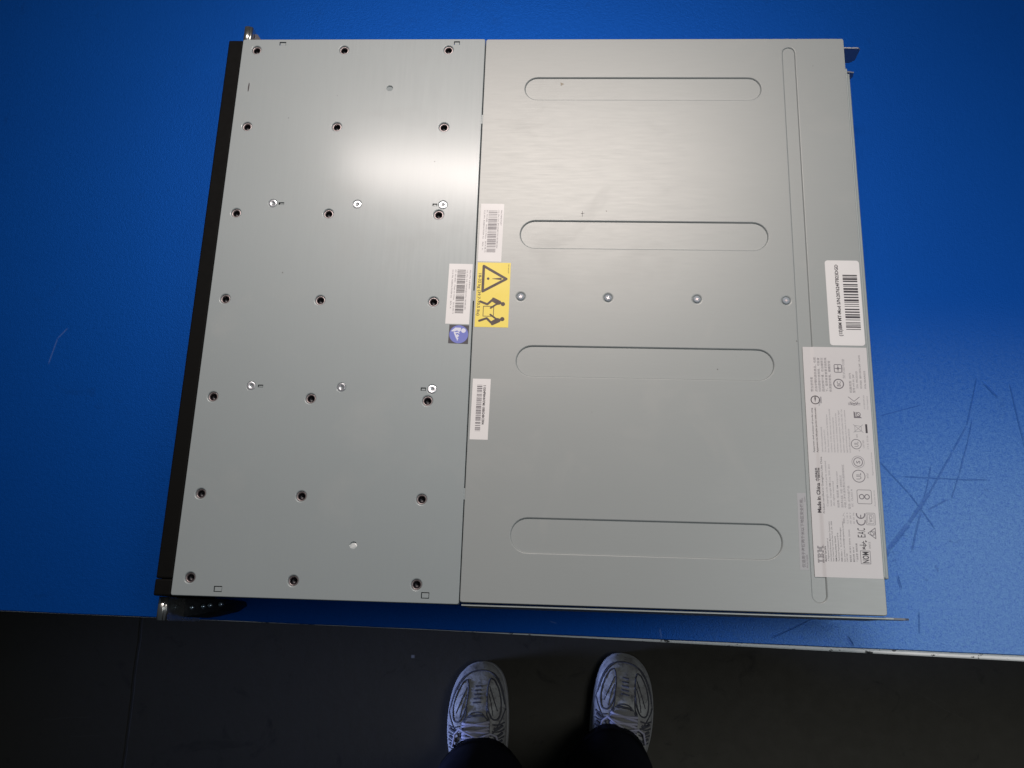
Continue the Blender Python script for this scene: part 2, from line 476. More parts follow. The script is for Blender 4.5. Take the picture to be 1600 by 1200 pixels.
# ---- rear cover
PILLS = ((232.9, 389.4, 419.6, 410.6), (232.9, 262.0, 419.6, 285.9), (232.9, 161.4, 419.4, 185.9), (232.9, 35.3, 419.4, 60.5))
CH = (436.1, 8.0, 447.2, 438.2)
SCR = ((235.4, 223.4), (300.0, 223.4), (365.1, 223.3), (429.7, 223.2))
bm = NB()
outer = rrect(XS+1.2, 2.0, 484.7, 445.2, 1.5, 4)
holes = [pill(*p) for p in PILLS] + [pill(*CH)] + [circ(x, y, 4.3, 24) for x, y in SCR]
loops = plate(bm, outer, holes, 0.0)
o = loops[0]
for d, z in ((0.25, -0.12), (0.42, -0.45), (0.5, -1.0)):
    nr = ringv(bm, grow(outer, 343, 223, d), z); bridge(bm, nr, o); o = nr
nr = ringv(bm, grow(outer, 343, 223, 0.5), -7.0); bridge(bm, nr, o, False)
k = 1
for p in PILLS + (CH,):
    a = loops[k]; k += 1
    dep = 1.25 if p is not CH else 1.0
    for off, z in ((0.30, -0.045), (0.65, -0.22), (0.95, -0.58), (1.15, -0.75)):
        b = ringv(bm, pill(*p, off=off), z*dep/0.75); bridge(bm, a, b); a = b
    plate_pts = pill(*p, off=1.15)
    f = bm.faces.new(a)
    if f.normal.z < 0: f.normal_flip()
for x, y in SCR:
    a = loops[k]; k += 1
    for r, z in ((3.9, -0.04), (3.4, -0.20), (3.1, -0.50), (2.9, -0.9)):
        b = ringv(bm, circ(x, y, r, 24), z); bridge(bm, a, b); a = b
    bm.faces.new(a)
rear_cover = obj('rear_cover', bm, M['cover_b'], srv)
# ---- cover tongues bridging the seam
for y0, y1 in ((368.4, 376.4), (219.6, 227.8), (71.4, 79.4)):
    bm = NB(); boxS(bm, XS-0.35, y0, -1.4, XS+1.6, y1, -0.25, 0.12)
    obj('cover_tongue', bm, M['cover_a'], srv)
# ---- threaded inserts in the 21 punched holes
bm = NB()
lathe(bm, [(3.50*MM, -1.15*MM), (3.1*MM, -1.05*MM), (2.75*MM, -1.15*MM), (2.45*MM, -1.6*MM), (2.3*MM, -2.2*MM), (2.3*MM, -4.8*MM), (0, -4.8*MM)])
for i in range(4):
    lathe(bm, [(2.36*MM, (-2.3-0.5*i)*MM), (2.16*MM, (-2.5-0.5*i)*MM), (2.36*MM, (-2.7-0.5*i)*MM)], n=20)
me = bpy.data.meshes.new('threaded_insert'); bm.to_mesh(me); bm.free()
# steel lip, dark bore
t = NT('threaded_insert_metal')
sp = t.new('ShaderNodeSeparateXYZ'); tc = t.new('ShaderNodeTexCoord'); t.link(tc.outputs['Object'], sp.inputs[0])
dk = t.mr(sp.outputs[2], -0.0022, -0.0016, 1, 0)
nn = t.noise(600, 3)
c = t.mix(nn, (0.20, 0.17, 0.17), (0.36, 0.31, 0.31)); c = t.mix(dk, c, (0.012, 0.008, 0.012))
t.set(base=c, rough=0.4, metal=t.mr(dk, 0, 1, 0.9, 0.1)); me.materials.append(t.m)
off = ROOT[srv.name]
for x in HX:
    for y in HY:
        ob = bpy.data.objects.new('threaded_insert', me); COL.objects.link(ob)
        ob.parent = srv; ob.location = S(x, y, 0) - off
        ob['group'] = 'threaded inserts in the front cover'
# ---- flat rivets
bm = NB()
lathe(bm, [(3.18*MM, -0.5*MM), (3.12*MM, -0.16*MM), (2.9*MM, -0.06*MM), (0.95*MM, -0.05*MM), (0.75*MM, -0.3*MM), (0.6*MM, -1.4*MM), (0, -1.4*MM)])
me = bpy.data.meshes.new('rivet'); bm.to_mesh(me); bm.free(); me.materials.append(M['bright'])
tilt = [(3.5, -3), (-1.4, 0.6), (-1.2, 1.8), (4, 3), (5.5, -4), (-2.5, 1.5)]
for (x, y), tl in zip(RV, tilt):
    ob = bpy.data.objects.new('rivet', me); COL.objects.link(ob); ob.parent = srv
    ob.location = S(x, y, 0) - off; ob.rotation_euler = (R(tl[0]), R(tl[1]), 0)
    ob['group'] = 'rivets in the front cover'
# ---- lock tabs inside the slots
for x, y, w_, h in SLOTS:
    bm = NB(); dx = 0.5 if x != 47.1 else 1.0
    boxS(bm, x-w_/2+dx, y-h/2+0.5, -2.4, x+w_/2-0.5, y+h/2-0.6, -0.7, 0.12)
    obj('lock_tab', bm, M['cover_a'], srv)
# ---- screws
bm = NB()
lathe(bm, [(2.75*MM, -0.75*MM), (2.75*MM, -0.15*MM), (2.45*MM, 0.18*MM), (1.5*MM, 0.38*MM), (0, 0.42*MM)])
box(bm, (-1.25*MM, -0.22*MM, 0.2*MM), (1.25*MM, 0.22*MM, 0.435*MM)); box(bm, (-0.22*MM, -1.25*MM, 0.2*MM), (0.22*MM, 1.25*MM, 0.44*MM))
for f in bm.faces:
    if len(f.verts) == 4 and not f.smooth: f.material_index = 1
me = bpy.data.meshes.new('screw'); bm.to_mesh(me); bm.free(); me.materials.append(M['screw']); me.materials.append(M['insert'])
for (x, y), a in zip(SCR, (20, 65, 40, 10)):
    ob = bpy.data.objects.new('screw', me); COL.objects.link(ob); ob.parent = srv
    ob.location = S(x, y, -0.2) - off; ob.rotation_euler = (0, 0, R(a)); ob['group'] = 'screws across the rear cover'
# ---- front bezel
bm = NB()
boxS(bm, -12.3, 11.2, -86, -0.3, 445.6, -0.6, 1.2)
obj('front_bezel', bm, M['black'], srv)
bm = NB()
boxS(bm, -12.6, -0.6, -86, -0.3, 10.9, -0.5, 1.2)
obj('bezel_cap', bm, M['black'], srv)
# ---- rack ears with latch bars (front corners)
def latch(y0, y1, zt, x0, sgn):
    ear = NB()
    prof = [(-1.2, -2.2), (-0.4, -0.5), (1.2, 0.0), (3.4, 0.0), (4.2, -0.7), (4.4, -1.2), (5.0, -0.9), (5.6, -1.1), (6.2, -2.4), (6.2, -62), (-1.2, -62)]
    ra = [ear.verts.new(S(x0+px, y0, zt+pz)) for px, pz in prof]
    rb = [ear.verts.new(S(x0+px, y1, zt+pz)) for px, pz in prof]
    n = len(prof)
    for i in range(n):
        f = ear.faces.new((ra[i], ra[(i+1) % n], rb[(i+1) % n], rb[i])); f.smooth = i < 8
    ear.faces.new(ra[::-1]); ear.faces.new(rb)
    bmesh.ops.recalc_face_normals(ear, faces=ear.faces)
    return obj('rack_ear', ear, simple('ear_metal', (0.50, 0.50, 0.47), 0.28, 0.95, var=0.1), srv)
latch(446.4, 464.4, -7.5, -2.9, 1)
latch(-17.0, -1.0, -7.5, -10.8, -1)
# moulded brackets behind the ears
bm = NB()
v = [(3.6, 447), (3.6, 461.5), (6.0, 461.0), (14.5, 447.4)]
lo = [bm.verts.new(S(x, y, -60)) for x, y in v]; hi = [bm.verts.new(S(x, y, -14)) for x, y in v]
bm.faces.new(hi[::-1]); bm.faces.new(lo); bridge(bm, lo, hi, False)
bmesh.ops.recalc_face_normals(bm, faces=bm.faces)
obj('ear_bracket', bm, simple('bracket_plastic', (0.05, 0.05, 0.07), 0.35), srv)
bm = NB()
v = [(-4.6, -0.8), (25, -0.8), (26, -4.0), (20, -8.5), (5, -12.5), (-4.6, -14.0)]
lo = [bm.verts.new(S(x, y, -84)) for x, y in v]; hi = [bm.verts.new(S(x, y, -38)) for x, y in v]
bm.faces.new(hi[::-1]); bm.faces.new(lo); bridge(bm, lo, hi, False)
bmesh.ops.recalc_face_normals(bm, faces=bm.faces)
eb = obj('ear_bracket', bm, M['gloss_black'], srv)
for x, y in ((1.5, -7.2), (9.8, -6.2), (14.8, -5.2), (22.5, -4.2)):
    bm = NB(); lathe(bm, [(1.7*MM, -6*MM), (1.7*MM, 0), (1.35*MM, 0.7*MM), (0, 1.0*MM)], c=S(x, y, -36))
    obj('guide_pin', bm, simple('guide_pin_metal', (0.30, 0.36, 0.42), 0.2, 0.9), eb)
# ---- rear: exposed module edge, latching tabs
bm = NB()
boxS(bm, 485.3, 26.5, -80, 489.4, 424.5, -8.5, 0.8)
obj('rear_module', bm, M['chassis'], srv)
bm = NB()
boxS(bm, 489.5, 26.5, -80, 493.2, 424.0, -15.0, 0.5)
obj('rear_flange', bm, simple('rear_flange_metal', (0.27, 0.30, 0.30), 0.5, 0.3), srv)
def vplate(name, pts, y0, y1, m):
    bm = NB()
    a = [bm.verts.new(S(x, y0, z)) for x, z in pts]; b = [bm.verts.new(S(x, y1, z)) for x, z in pts]
    bm.faces.new(a); bm.faces.new(b[::-1]); bridge(bm, a, b, False)
    bmesh.ops.recalc_face_normals(bm, faces=bm.faces)
    return obj(name, bm, m, srv)
tabm = steel('tab_steel', (0.40, 0.40, 0.42), 0.4, False, 0.8)
vplate('rear_tab', [(484, -11.4), (500.5, -11.8), (502.3, -13.5), (502.6, -27), (499.0, -31), (484, -31)], 445.0, 446.1, tabm)
vplate('rear_tab', [(484, -13.5), (496.8, -15.4), (497.6, -22), (495, -26), (484, -26)], 425.0, 426.0, tabm)
vplate('rear_tab', [(484, -4.0), (499.8, -9.0), (503.3, -12), (503.6, -27), (500.0, -31), (484, -31)], -0.6, 0.7, tabm)
# ---- scuffs on the covers
def scuff(pts, z=0.03):
    bm = NB(); bm.faces.new([bm.verts.new(S(x, y, z)) for x, y in pts]); obj('scuff_mark', bm, M['scuff'], srv)
scuff([(9.6+0.55*math.cos(a)+0.06*math.sin(a)*4.4*0.3, 401+4.3*math.sin(a)) for a in [2*math.pi*i/16 for i in range(16)]])
scuff([(280.1, 288.6), (280.4, 288.6), (280.5, 293.5), (280.2, 293.5)])
scuff([(279.3, 291.2), (281.8, 291.6), (281.8, 291.9), (279.3, 291.6)])
bm = NB(); bm.faces.new([bm.verts.new(S(x, y, -1.20)) for x, y in ((261.5, 406.4), (264.6, 405.0), (262.0, 403.2))])
obj('scuff_mark', bm, simple('scuff_tan', (0.30, 0.26, 0.20), 0.6), srv)

# ------------------------------------------------------------------ printed labels
_ink_z = [0.0]
def text2d(s, bold=0.0):
    cu = bpy.data.curves.new('t', 'FONT'); cu.body = s; cu.size = 1.0; cu.resolution_u = 2; cu.offset = bold
    ob = bpy.data.objects.new('t', cu); COL.objects.link(ob)
    dg = bpy.context.evaluated_depsgraph_get()
    me = bpy.data.meshes.new_from_object(ob.evaluated_get(dg))
    vs = [(v.co.x, v.co.y) for v in me.vertices]; fs = [tuple(p.vertices) for p in me.polygons]
    bpy.data.objects.remove(ob); bpy.data.curves.remove(cu); bpy.data.meshes.remove(me)
    return vs, fs
class Ink:
    """shapes in a label's own reading frame: r along the text, t down from its top edge (mm)"""
    def __init__(s): s.v = []; s.f = []
    def poly(s, pts):
        tri = tessellate_polygon([[Vector((p[0], p[1], 0)) for p in pts]])
        b = len(s.v); _ink_z[0] = (_ink_z[0] + 0.0006) % 0.012
        s.v += [(p[0], p[1], _ink_z[0]) for p in pts]
        s.f += [tuple(b+i for i in f) for f in tri]
    def rect(s, r0, t0, r1, t1): s.poly([(r0, t0), (r1, t0), (r1, t1), (r0, t1)])
    def disc(s, r, t, rad, n=24): s.poly([(r+rad*math.cos(2*math.pi*k/n), t+rad*math.sin(2*math.pi*k/n)) for k in range(n)])
    def stroke(s, pts, wd, closed=False, caps=True):
        n = len(pts)
        for i in range(n if closed else n-1):
            a = pts[i]; b = pts[(i+1) % n]; L = math.hypot(b[0]-a[0], b[1]-a[1]) or 1
            nx, ny = -(b[1]-a[1])/L*wd/2, (b[0]-a[0])/L*wd/2
            s.poly([(a[0]+nx, a[1]+ny), (b[0]+nx, b[1]+ny), (b[0]-nx, b[1]-ny), (a[0]-nx, a[1]-ny)])
        if caps:
            for p in pts: s.disc(p[0], p[1], wd/2, 12)
    def ring(s, r, t, rad, wd, a0=0, a1=360, n=28):
        k0 = [(r+(rad+wd/2)*math.cos(R(a0+(a1-a0)*k/n)), t+(rad+wd/2)*math.sin(R(a0+(a1-a0)*k/n))) for k in range(n+1)]
        k1 = [(r+(rad-wd/2)*math.cos(R(a0+(a1-a0)*k/n)), t+(rad-wd/2)*math.sin(R(a0+(a1-a0)*k/n))) for k in range(n+1)]
        b = len(s.v); _ink_z[0] = (_ink_z[0] + 0.0006) % 0.012
        s.v += [(p[0], p[1], _ink_z[0]) for p in k0+k1]
        s.f += [(b+i, b+i+1, b+n+2+i, b+n+1+i) for i in range(n)]
    def frame(s, r0, t0, r1, t1, wd, rad=0.6):
        pts = rrect(r0, t0, r1, t1, rad); s.stroke(pts, wd, True, False)
    def text(s, txt, r0, t_base, cap, length=None, bold=0.0):
        vs, fs = text2d(txt, bold)
        if not vs: return
        x0 = min(v[0] for v in vs); x1 = max(v[0] for v in vs)
        k = cap/0.70; kx = length/(x1-x0) if length else k
        b = len(s.v); s.v += [(r0+(x-x0)*kx, t_base-y*k, 0.006) for x, y in vs]
        s.f += [tuple(b+i for i in f) for f in fs]
    def bars(s, r0, r1, t0, t1, seed, unit=0.3, skew=0.0):
        rnd = random.Random(seed); r = r0
        while r < r1-unit:
            wd = unit*rnd.choice((1, 1, 1, 2, 2, 3)); wd = min(wd, r1-r)
            s.rect(r, t0, r+wd, t1); r += wd + unit*rnd.choice((1, 1, 2, 2, 3))
    def build(s, name, mat, parent, fmap, z):
        bm = NB(); vs = []
        for r, t_, dz in s.v:
            x, y = fmap(r, t_); vs.append(bm.verts.new(S(x, y, z(x) + 0.03 + dz)))
        for f in s.f:
            try: bm.faces.new([vs[i] for i in f])
            except ValueError: pass
        bmesh.ops.recalc_face_normals(bm, faces=bm.faces)
        for f in bm.faces:
            if f.normal.z < 0: f.normal_flip()
        return obj(name, bm, mat, parent)
def quadmap(tl, tr, bl):
    """reading frame -> enclosure mm, from measured corners (tl origin, tr end of reading, bl down)"""
    def mk(Lr, Lt):
        ur = ((tr[0]-tl[0])/Lr, (tr[1]-tl[1])/Lr); ut = ((bl[0]-tl[0])/Lt, (bl[1]-tl[1])/Lt)
        return lambda r, t_: (tl[0]+ur[0]*r+ut[0]*t_, tl[1]+ur[1]*r+ut[1]*t_)
    return mk(math.hypot(tr[0]-tl[0], tr[1]-tl[1]), math.hypot(bl[0]-tl[0], bl[1]-tl[1]))
flat = lambda x: 0.10
def chan(x):
    c = (CH[0]+CH[2])/2; hw = (CH[2]-CH[0])/2
    d = abs(x-c)
    if d > hw-0.2: return 0.10
    if d < hw-2.4: return -0.38
    return -0.38 + 0.48*(0.5-0.5*math.cos(math.pi*(d-(hw-2.4))/2.2))
def sticker(name, fmap, Lr, Lt, mat, label, z=flat, rad=0.0, nx=1):
    bm = NB()
    if nx == 1:
        pts = rrect(0, 0, Lr, Lt, rad, 5) if rad else [(0, 0), (Lr, 0), (Lr, Lt), (0, Lt)]
        a = []; b = []
        for r, t_ in pts:
            x, y = fmap(r, t_); a.append(bm.verts.new(S(x, y, z(x)))); b.append(bm.verts.new(S(x, y, 0.005)))
        bm.faces.new(a); bridge(bm, b, a, False)
    else:
        rows = []
        for i in range(nx+1):
            t_ = Lt*i/nx; row = []
            for r in (0, Lr):
                x, y = fmap(r, t_); row.append(bm.verts.new(S(x, y, z(x))))
            rows.append(row)
        for a, b in zip(rows, rows[1:]):
            f = bm.faces.new((a[0], a[1], b[1], b[0])); f.smooth = True
    bmesh.ops.recalc_face_normals(bm, faces=bm.faces)
    for f in bm.faces:
        if f.normal.z < -0.5: f.normal_flip()
    o = obj(name, bm, mat, srv, label)
    return o

# A: white part label on the rear cover (reads downwards)
fA = quadmap((220.6, 298.8), (219.9, 251.1), (202.9, 299.0))
s_ = sticker('label_sticker', fA, 47.8, 17.7, M['paper'], 'white bar code label on the rear cover above the yellow warning label')
i1 = Ink(); i1.bars(5.6, 40.2, 4.9, 11.6, 3, 0.26); i1.build('bar_code', M['ink_soft'], s_, fA, flat)
i2 = Ink(); i2.text('MACHINE PART', 5.2, 2.3, 1.05, 12.8); i2.text('11S. PN. D4. SM10N82YM11BS48C004', 5.2, 4.4, 1.05, 31.6)
i2.text('EC. N14082   Made in China   2014-08-12', 5.4, 13.2, 1.05, 35); i2.text('CLS PN. RSBEN-F0304 02    REV. 11', 5.4, 15.2, 1.05, 33)
i2.build('printed_text', M['ink_soft'], s_, fA, flat)
# B: white part label on the front cover
fB = quadmap((198.6, 248.9), (197.9, 200.9), (180.9, 249.1))
s_ = sticker('label_sticker', fB, 47.9, 17.7, M['paper'], 'white bar code label on the front cover above the blue sign')
i1 = Ink(); i1.bars(4.8, 39.6, 4.9, 11.2, 11, 0.27); i1.build('bar_code', M['ink'], s_, fB, flat)
i2 = Ink(); i2.text('FRU PN. 64P8447', 4.9, 2.0, 1.1, 15.4); i2.text('11S. PN. D4. YM10N82YM11BS48C001', 4.9, 4.3, 1.1, 31.8)
i2.text('EC. N14082   Made in China   2015-08-11', 4.9, 13.0, 1.1, 35); i2.text('CLS PN. RSBEN-F0304 02    REV. A', 4.9, 15.2, 1.1, 31)
i2.build('printed_text', M['ink_soft'], s_, fB, flat)
# blue mandatory sign
fS = quadmap((198.1, 200.2), (197.8, 185.7), (183.4, 200.6))
s_ = sticker('instruction_sign', fS, 14.5, 14.7, M['sign_dark'], 'dark square sign with a blue disc and a white reading figure')
i1 = Ink(); i1.disc(7.3, 7.3, 7.0, 40); i1.build('blue_disc', M['sign_blue'], s_, fS, flat)
i2 = Ink()
i2.disc(4.3, 4.0, 1.75); i2.poly([(2.2, 6.0), (2.2, 10.2), (4.7, 12.9), (5.3, 12.8), (5.2, 10.6), (4.4, 8.6), (5.3, 7.0), (4.5, 5.9)])
i2.stroke([(5.9, 10.6), (6.2, 9.6), (5.7, 7.4)], 0.9); i2.stroke([(6.1, 10.5), (10.2, 8.6)], 1.15)
i2.poly([(8.4, 6.9), (7.2, 8.1), (8.4, 9.4), (9.8, 8.0)][::1]); i2.poly([(10.2, 8.9), (10.2, 7.2), (12.6, 8.1)]); i2.disc(6.6, 7.2, 0.4)
i2.build('pictogram', M['sign_white'], s_, fS, lambda x: 0.13)
# yellow lifting warning
fY = quadmap((227.2, 250.2), (226.9, 198.9), (202.3, 250.4))
s_ = sticker('warning_label', fY, 51.3, 24.9, M['yellow'], 'yellow warning label with a triangle and two figures lifting a box')
i1 = Ink()
i1.stroke([(13.0, 2.9), (2.9, 20.2), (23.2, 20.2)], 2.0, True)
i1.poly([(13.0+0.95*math.cos(R(a)), 7.2+0.95*math.sin(R(a))) for a in range(150, 391, 20)] + [(13.1, 13.6), (12.9, 13.6)])
i1.disc(13.0, 16.5, 1.0)
BXT, BXB = 11.3, 19.0
i1.stroke([(35.0, BXT), (35.0, BXB), (42.8, BXB), (42.8, BXT)], 0.5, True)
def lifter(sg, r0):
    f = lambda r, t_: (r0 + sg*r, t_)
    i1.disc(*f(-2.0, 4.6), 1.62)
    i1.poly([f(-4.4, 6.4), f(-2.9, 5.4), f(-1.6, 6.6), f(-1.2, 8.6), f(-2.6, 10.8), f(-4.2, 13.4), f(-6.9, 12.6), f(-7.0, 11.6)])
    i1.stroke([f(-5.7, 12.0), f(-1.6, 16.2), f(-3.7, 21.6)], 1.7)
    i1.stroke([f(-1.9, 9.2), f(1.3, 13.6)], 1.35)
lifter(1, 35.0); lifter(-1, 42.8)
i1.build('pictogram', M['ink_brown'], s_, fY, flat)
i2 = Ink(); i2.text('18-32 kg (39.7-70.5 lbs)', 9.0, 23.7, 2.1, 33.5, 0.018); i2.text('PN 46P5001', 1.3, 1.9, 0.8, 7.2)
i2.build('printed_text', M['ink_brown'], s_, fY, flat)
# C: narrow serial label
fC = quadmap((215.7, 159.3), (215.2, 114.3), (202.7, 159.4))
s_ = sticker('label_sticker', fC, 45.0, 13.0, M['paper'], 'narrow white bar code label beside the seam below the yellow label')
i1 = Ink(); i1.bars(4.6, 39.4, 5.8, 9.6, 21, 0.28); i1.build('bar_code', M['ink_soft'], s_, fC, flat)
i2 = Ink(); i2.text('11S04P8444YM11BBG48C004', 4.9, 5.0, 1.75, 29.0, 0.03); i2.build('printed_text', M['ink'], s_, fC, flat)
# D: serial number label (reads upwards)
fD = quadmap((459.2, 189.3), (459.1, 255.2), (484.2, 189.3))
s_ = sticker('serial_label', fD, 65.9, 24.8, M['paper'], 'rounded white serial number label at the rear edge of the cover', rad=2.2)
i1 = Ink(); i1.bars(12.0, 54.6, 12.2, 22.6, 8, 0.52); i1.build('bar_code', M['ink'], s_, fD, flat)
i2 = Ink(); i2.text('(1S)IBM MT-Mod S/N:207624F7823DGD', 7.0, 9.2, 2.35, 55.6, 0.03); i2.build('printed_text', M['ink'], s_, fD, flat)
# F: transparent strip with Chinese text
fF = quadmap((429.6, 29.9), (430.2, 82.0), (435.7, 29.9))
s_ = sticker('notice_strip', fF, 52.0, 5.9, M['film'], 'narrow grey strip with one line of Chinese text')
i2 = Ink(); i2.text('仅适用于海拔两千米以下地区安全使用。', 1.6, 3.6, 1.75, 47.0, 0.012); i2.text('PN 81Y4500', 1.6, 5.5, 1.0, 8.5); i2.text('CD01', 46, 5.5, 0.9, 3.4)
i2.build('printed_text', M['ink_soft'], s_, fF, flat)
# E: regulatory label
fE = quadmap((439.3, 25.6), (439.6, 187.9), (484.5, 25.5))
s_ = sticker('regulatory_label', fE, 162.3, 45.0, M['paper_grey'], 'large pale regulatory label with fine print and approval marks', z=chan, nx=60)
k_ = Ink(); g_ = Ink(); f_ = Ink()
# striped three-letter mark
rows = 8; H0, H1 = 2.6, 6.9
for i in range(rows):
    t0 = H0 + (H1-H0)*i/rows; t1 = t0 + (H1-H0)/rows*0.66
    sl = i in (0, 1, 6, 7)
    segs = [(9.4, 12.0)] if sl else [(10.1, 11.3)]
    if i in (0, 7): segs += [(12.4, 15.3)]
    elif i in (1, 6): segs += [(12.4, 15.7)]
    elif i in (3, 4): segs += [(13.0, 15.3)]
    else: segs += [(13.0, 14.1), (14.7, 15.8)]
    if i in (0, 1): segs += [(16.2, 17.9+0.15*i), (19.0-0.15*i, 20.7)]
    elif i < 6: segs += [(16.8, 18.0+0.08*i), (18.9-0.08*i, 20.1)] if i > 3 else [(16.8, 18.1+0.1*i), (18.8-0.1*i, 20.1)]
    else: segs += [(16.2, 17.7), (19.2, 20.7)]
    for a, b in segs: g_.rect(a, t0, b, t1)
g_.disc(21.3, 6.6, 0.22)
k_.text('Machine Type 2076', 10.4, 8.3, 1.0, 10.2, 0.02)
for tb, ln, tx, ik in ((10.0, 15.4, 'A Registered Trademark of', g_), (11.7, 26.8, 'International Business Machines Corporation', g_), (13.3, 26.9, 'New Orchard Road  Armonk, New York  USA  10504', g_),
                       (15.2, 16.8, 'IBM Deutschland GmbH', k_), (17.0, 19.2, 'Technical Regulations E 4716', g_), (18.9, 22.8, 'IBM-Allee 1   D-71139 Ehningen', g_),
                       (20.8, 27.0, 'Info: product_services@regulatory.contact', g_), (22.4, 5.5, 'CLASS 1 LED', g_),
                       (24.8, 21.6, '额定电压  100-240 V  50-60 Hz  12.2-5.8 A', g_), (27.0, 10.0, '额定功率  800 W', g_), (29.2, 12.5, '产品名称  控制机箱', g_)):
    ik.text(tx, 10.6, tb, 0.95, ln, 0.006)
for j, tb in enumerate((22.0, 24.3, 26.4, 28.6)):
    f_.text(('输入', '12.2  5.8  A', '100  240  V', '50  60  Hz')[j], 36.2, tb, 1.1, 7.6)
# NOM, arrows, EAC, CE, VCCI, RCM
g_.frame(9.6, 31.0, 18.2, 37.4, 0.35, 0.1); k_.text('NOM', 10.2, 36.4, 4.2, 7.4, 0.02)
k_.stroke([(19.5, 33.6), (24.6, 33.6)], 0.45); k_.ring(22.0, 33.0, 1.7, 0.4, -20, 200); k_.stroke([(22.0, 30.9), (22.0, 35.4)], 0.4)
k_.poly([(24.0, 34.6), (25.6, 34.9), (24.2, 36.0)]); k_.poly([(19.2, 32.4), (20.4, 33.6), (19.2, 34.8)]); g_.text('ANCE', 19.7, 38.0, 1.2, 4.6)
k_.text('E', 27.2, 35.1, 5.3, 1.7, 0.0); k_.text('A', 29.1, 35.1, 5.3, 2.2, 0.0); k_.text('C', 31.6, 35.1, 5.3, 1.8, 0.0)
g_.ring(38.3, 32.8, 2.75, 0.75, 75, 285); g_.ring(42.8, 32.8, 2.75, 0.75, 75, 285); g_.rect(40.2, 32.5, 42.5, 33.15)
g_.frame(35.8, 36.4, 43.8, 42.4, 0.28, 0.6); g_.frame(36.7, 37.3, 42.9, 41.5, 0.22, 0.4); g_.text('VCI', 37.5, 40.5, 2.2, 4.6, 0.01)
g_.stroke([(26.6, 41.9), (33.8, 41.9), (30.2, 36.9)], 0.45, True); g_.ring(30.2, 40.1, 1.5, 0.35); g_.stroke([(29.2, 40.2), (30.0, 41.0), (31.4, 39.2)], 0.35)
# Made in China block
k_.text('Made in China', 43.2, 6.6, 2.3, 20.6, 0.035); k_.text('中国制造', 65.0, 6.7, 2.3, 9.4, 0.02)
k_.text('Product certified in Guangzhou Like China', 42.9, 9.0, 1.25, 39.2, 0.0)
for tb, a, ln, tx in ((11.6, 47.6, 31.5, 'Copyright code and parts contained'), (14.0, 47.8, 29.0, 'herein  Copyright IBM Corp. 2010, 2015'), (16.0, 48.0, 17.0, 'All rights reserved'),
                      (19.0, 47.0, 25.0, '制造商 / 製造商: IBM Corporation'), (21.6, 47.2, 22.0, '国际商业机器（中国）投资有限公司'), (23.6, 47.0, 30.0, '中国上海市浦东新区外高桥保税区'),
                      (26.4, 46.2, 16.0, '警告: 此为A级产品'), (28.4, 48.0, 12.0, 'EC  CLASS A')):
    f_.text(tx, a, tb, 1.15, ln, 0.004)
# Nordic earthing lines
k_.text('Apparaten skall anslutas till jordat uttag', 85.1, 4.6, 1.05, 32.0, 0.008); k_.text('Apparatet må tilkoples jordet stikkontakt', 85.1, 6.9, 1.05, 32.2, 0.008)
fcc = ['Laitteen on liitettävä suojamaadoituskoskettimilla', 'This device complies with Part 15 of FCC', 'Rules. Operation is subject to the following two',
       'conditions: (1) this device may not cause harmful', 'interference, and (2) this device must accept any', 'interference received, including interference that',
       'may cause undesired operation. This Class A digital', 'apparatus complies with Canadian ICES-003. Cet', 'appareil numérique de la classe A est conforme', 'à la norme NMB-003 du Canada. CAN ICES-3(A)']
for j, tx in enumerate(fcc):
    f_.text(tx, 85.4, 10.2 + 2.1*j, 1.05, (18, 16, 27, 31, 25, 28, 30, 31, 30.5, 17)[j], 0.0)
f_.text('Apparatet', 118.6, 9.8, 1.1, 4.5)
# approval marks
g_.frame(50.1, 31.4, 59.6, 41.0, 0.35, 1.0); g_.ring(54.9, 34.4, 1.55, 0.6); g_.ring(54.9, 38.0, 1.55, 0.6)
g_.ring(69.1, 33.4, 4.2, 0.5); g_.text('UL', 66.9, 35.0, 3.4, 4.4, 0.0); f_.text('HV', 68.0, 40.2, 1.6, 3.4)
g_.ring(79.0, 33.6, 3.0, 0.5); g_.text('S', 77.9, 34.9, 2.6, 2.0, 0.01); f_.ring(79.0, 33.6, 4.2, 0.35)
g_.ring(91.6, 33.2, 3.4, 0.45); g_.text('UL', 89.8, 34.6, 2.8, 3.6, 0.0); g_.text('c', 86.6, 35.4, 1.2, 1.0); g_.text('us', 96.4, 34.4, 1.2, 2.2); f_.text('LISTED', 89.0, 38.6, 1.1, 5.6); f_.text('I.T.E. E336', 88.4, 41.6, 1.1, 9.5)
f_.stroke([(100.4, 33.0), (101.0, 37.4), (104.4, 37.4), (105.0, 33.0), (100.2, 33.0)], 0.3); f_.stroke([(100.0, 32.0), (105.6, 38.6)], 0.3); f_.stroke([(105.6, 32.0), (100.0, 38.6)], 0.3)
k_.rect(99.6, 40.2, 106.0, 41.6)
g_.poly([(110.3, 32.8), (115.2, 32.8), (114.2, 34.0), (111.5, 34.0), (111.5, 37.2), (110.3, 38.4)]); g_.ring(113.0, 36.0, 1.4, 0.5); g_.stroke([(111.8, 37.2), (114.6, 34.4)], 0.4)
g_.ring(122.2, 33.6, 2.6, 0.4, 90, 270); g_.ring(122.2, 33.6, 1.5, 0.35, 90, 270); g_.stroke([(121.0, 29.6), (121.0, 37.8)], 0.4); g_.stroke([(125.6, 29.8), (122.4, 33.7), (125.6, 37.6)], 0.4); g_.stroke([(119.9, 29.6), (119.9, 37.8)], 0.3)
g_.ring(135.0, 23.8, 3.4, 0.75); g_.text('BC', 133.2, 25.2, 2.6, 3.6, 0.01)
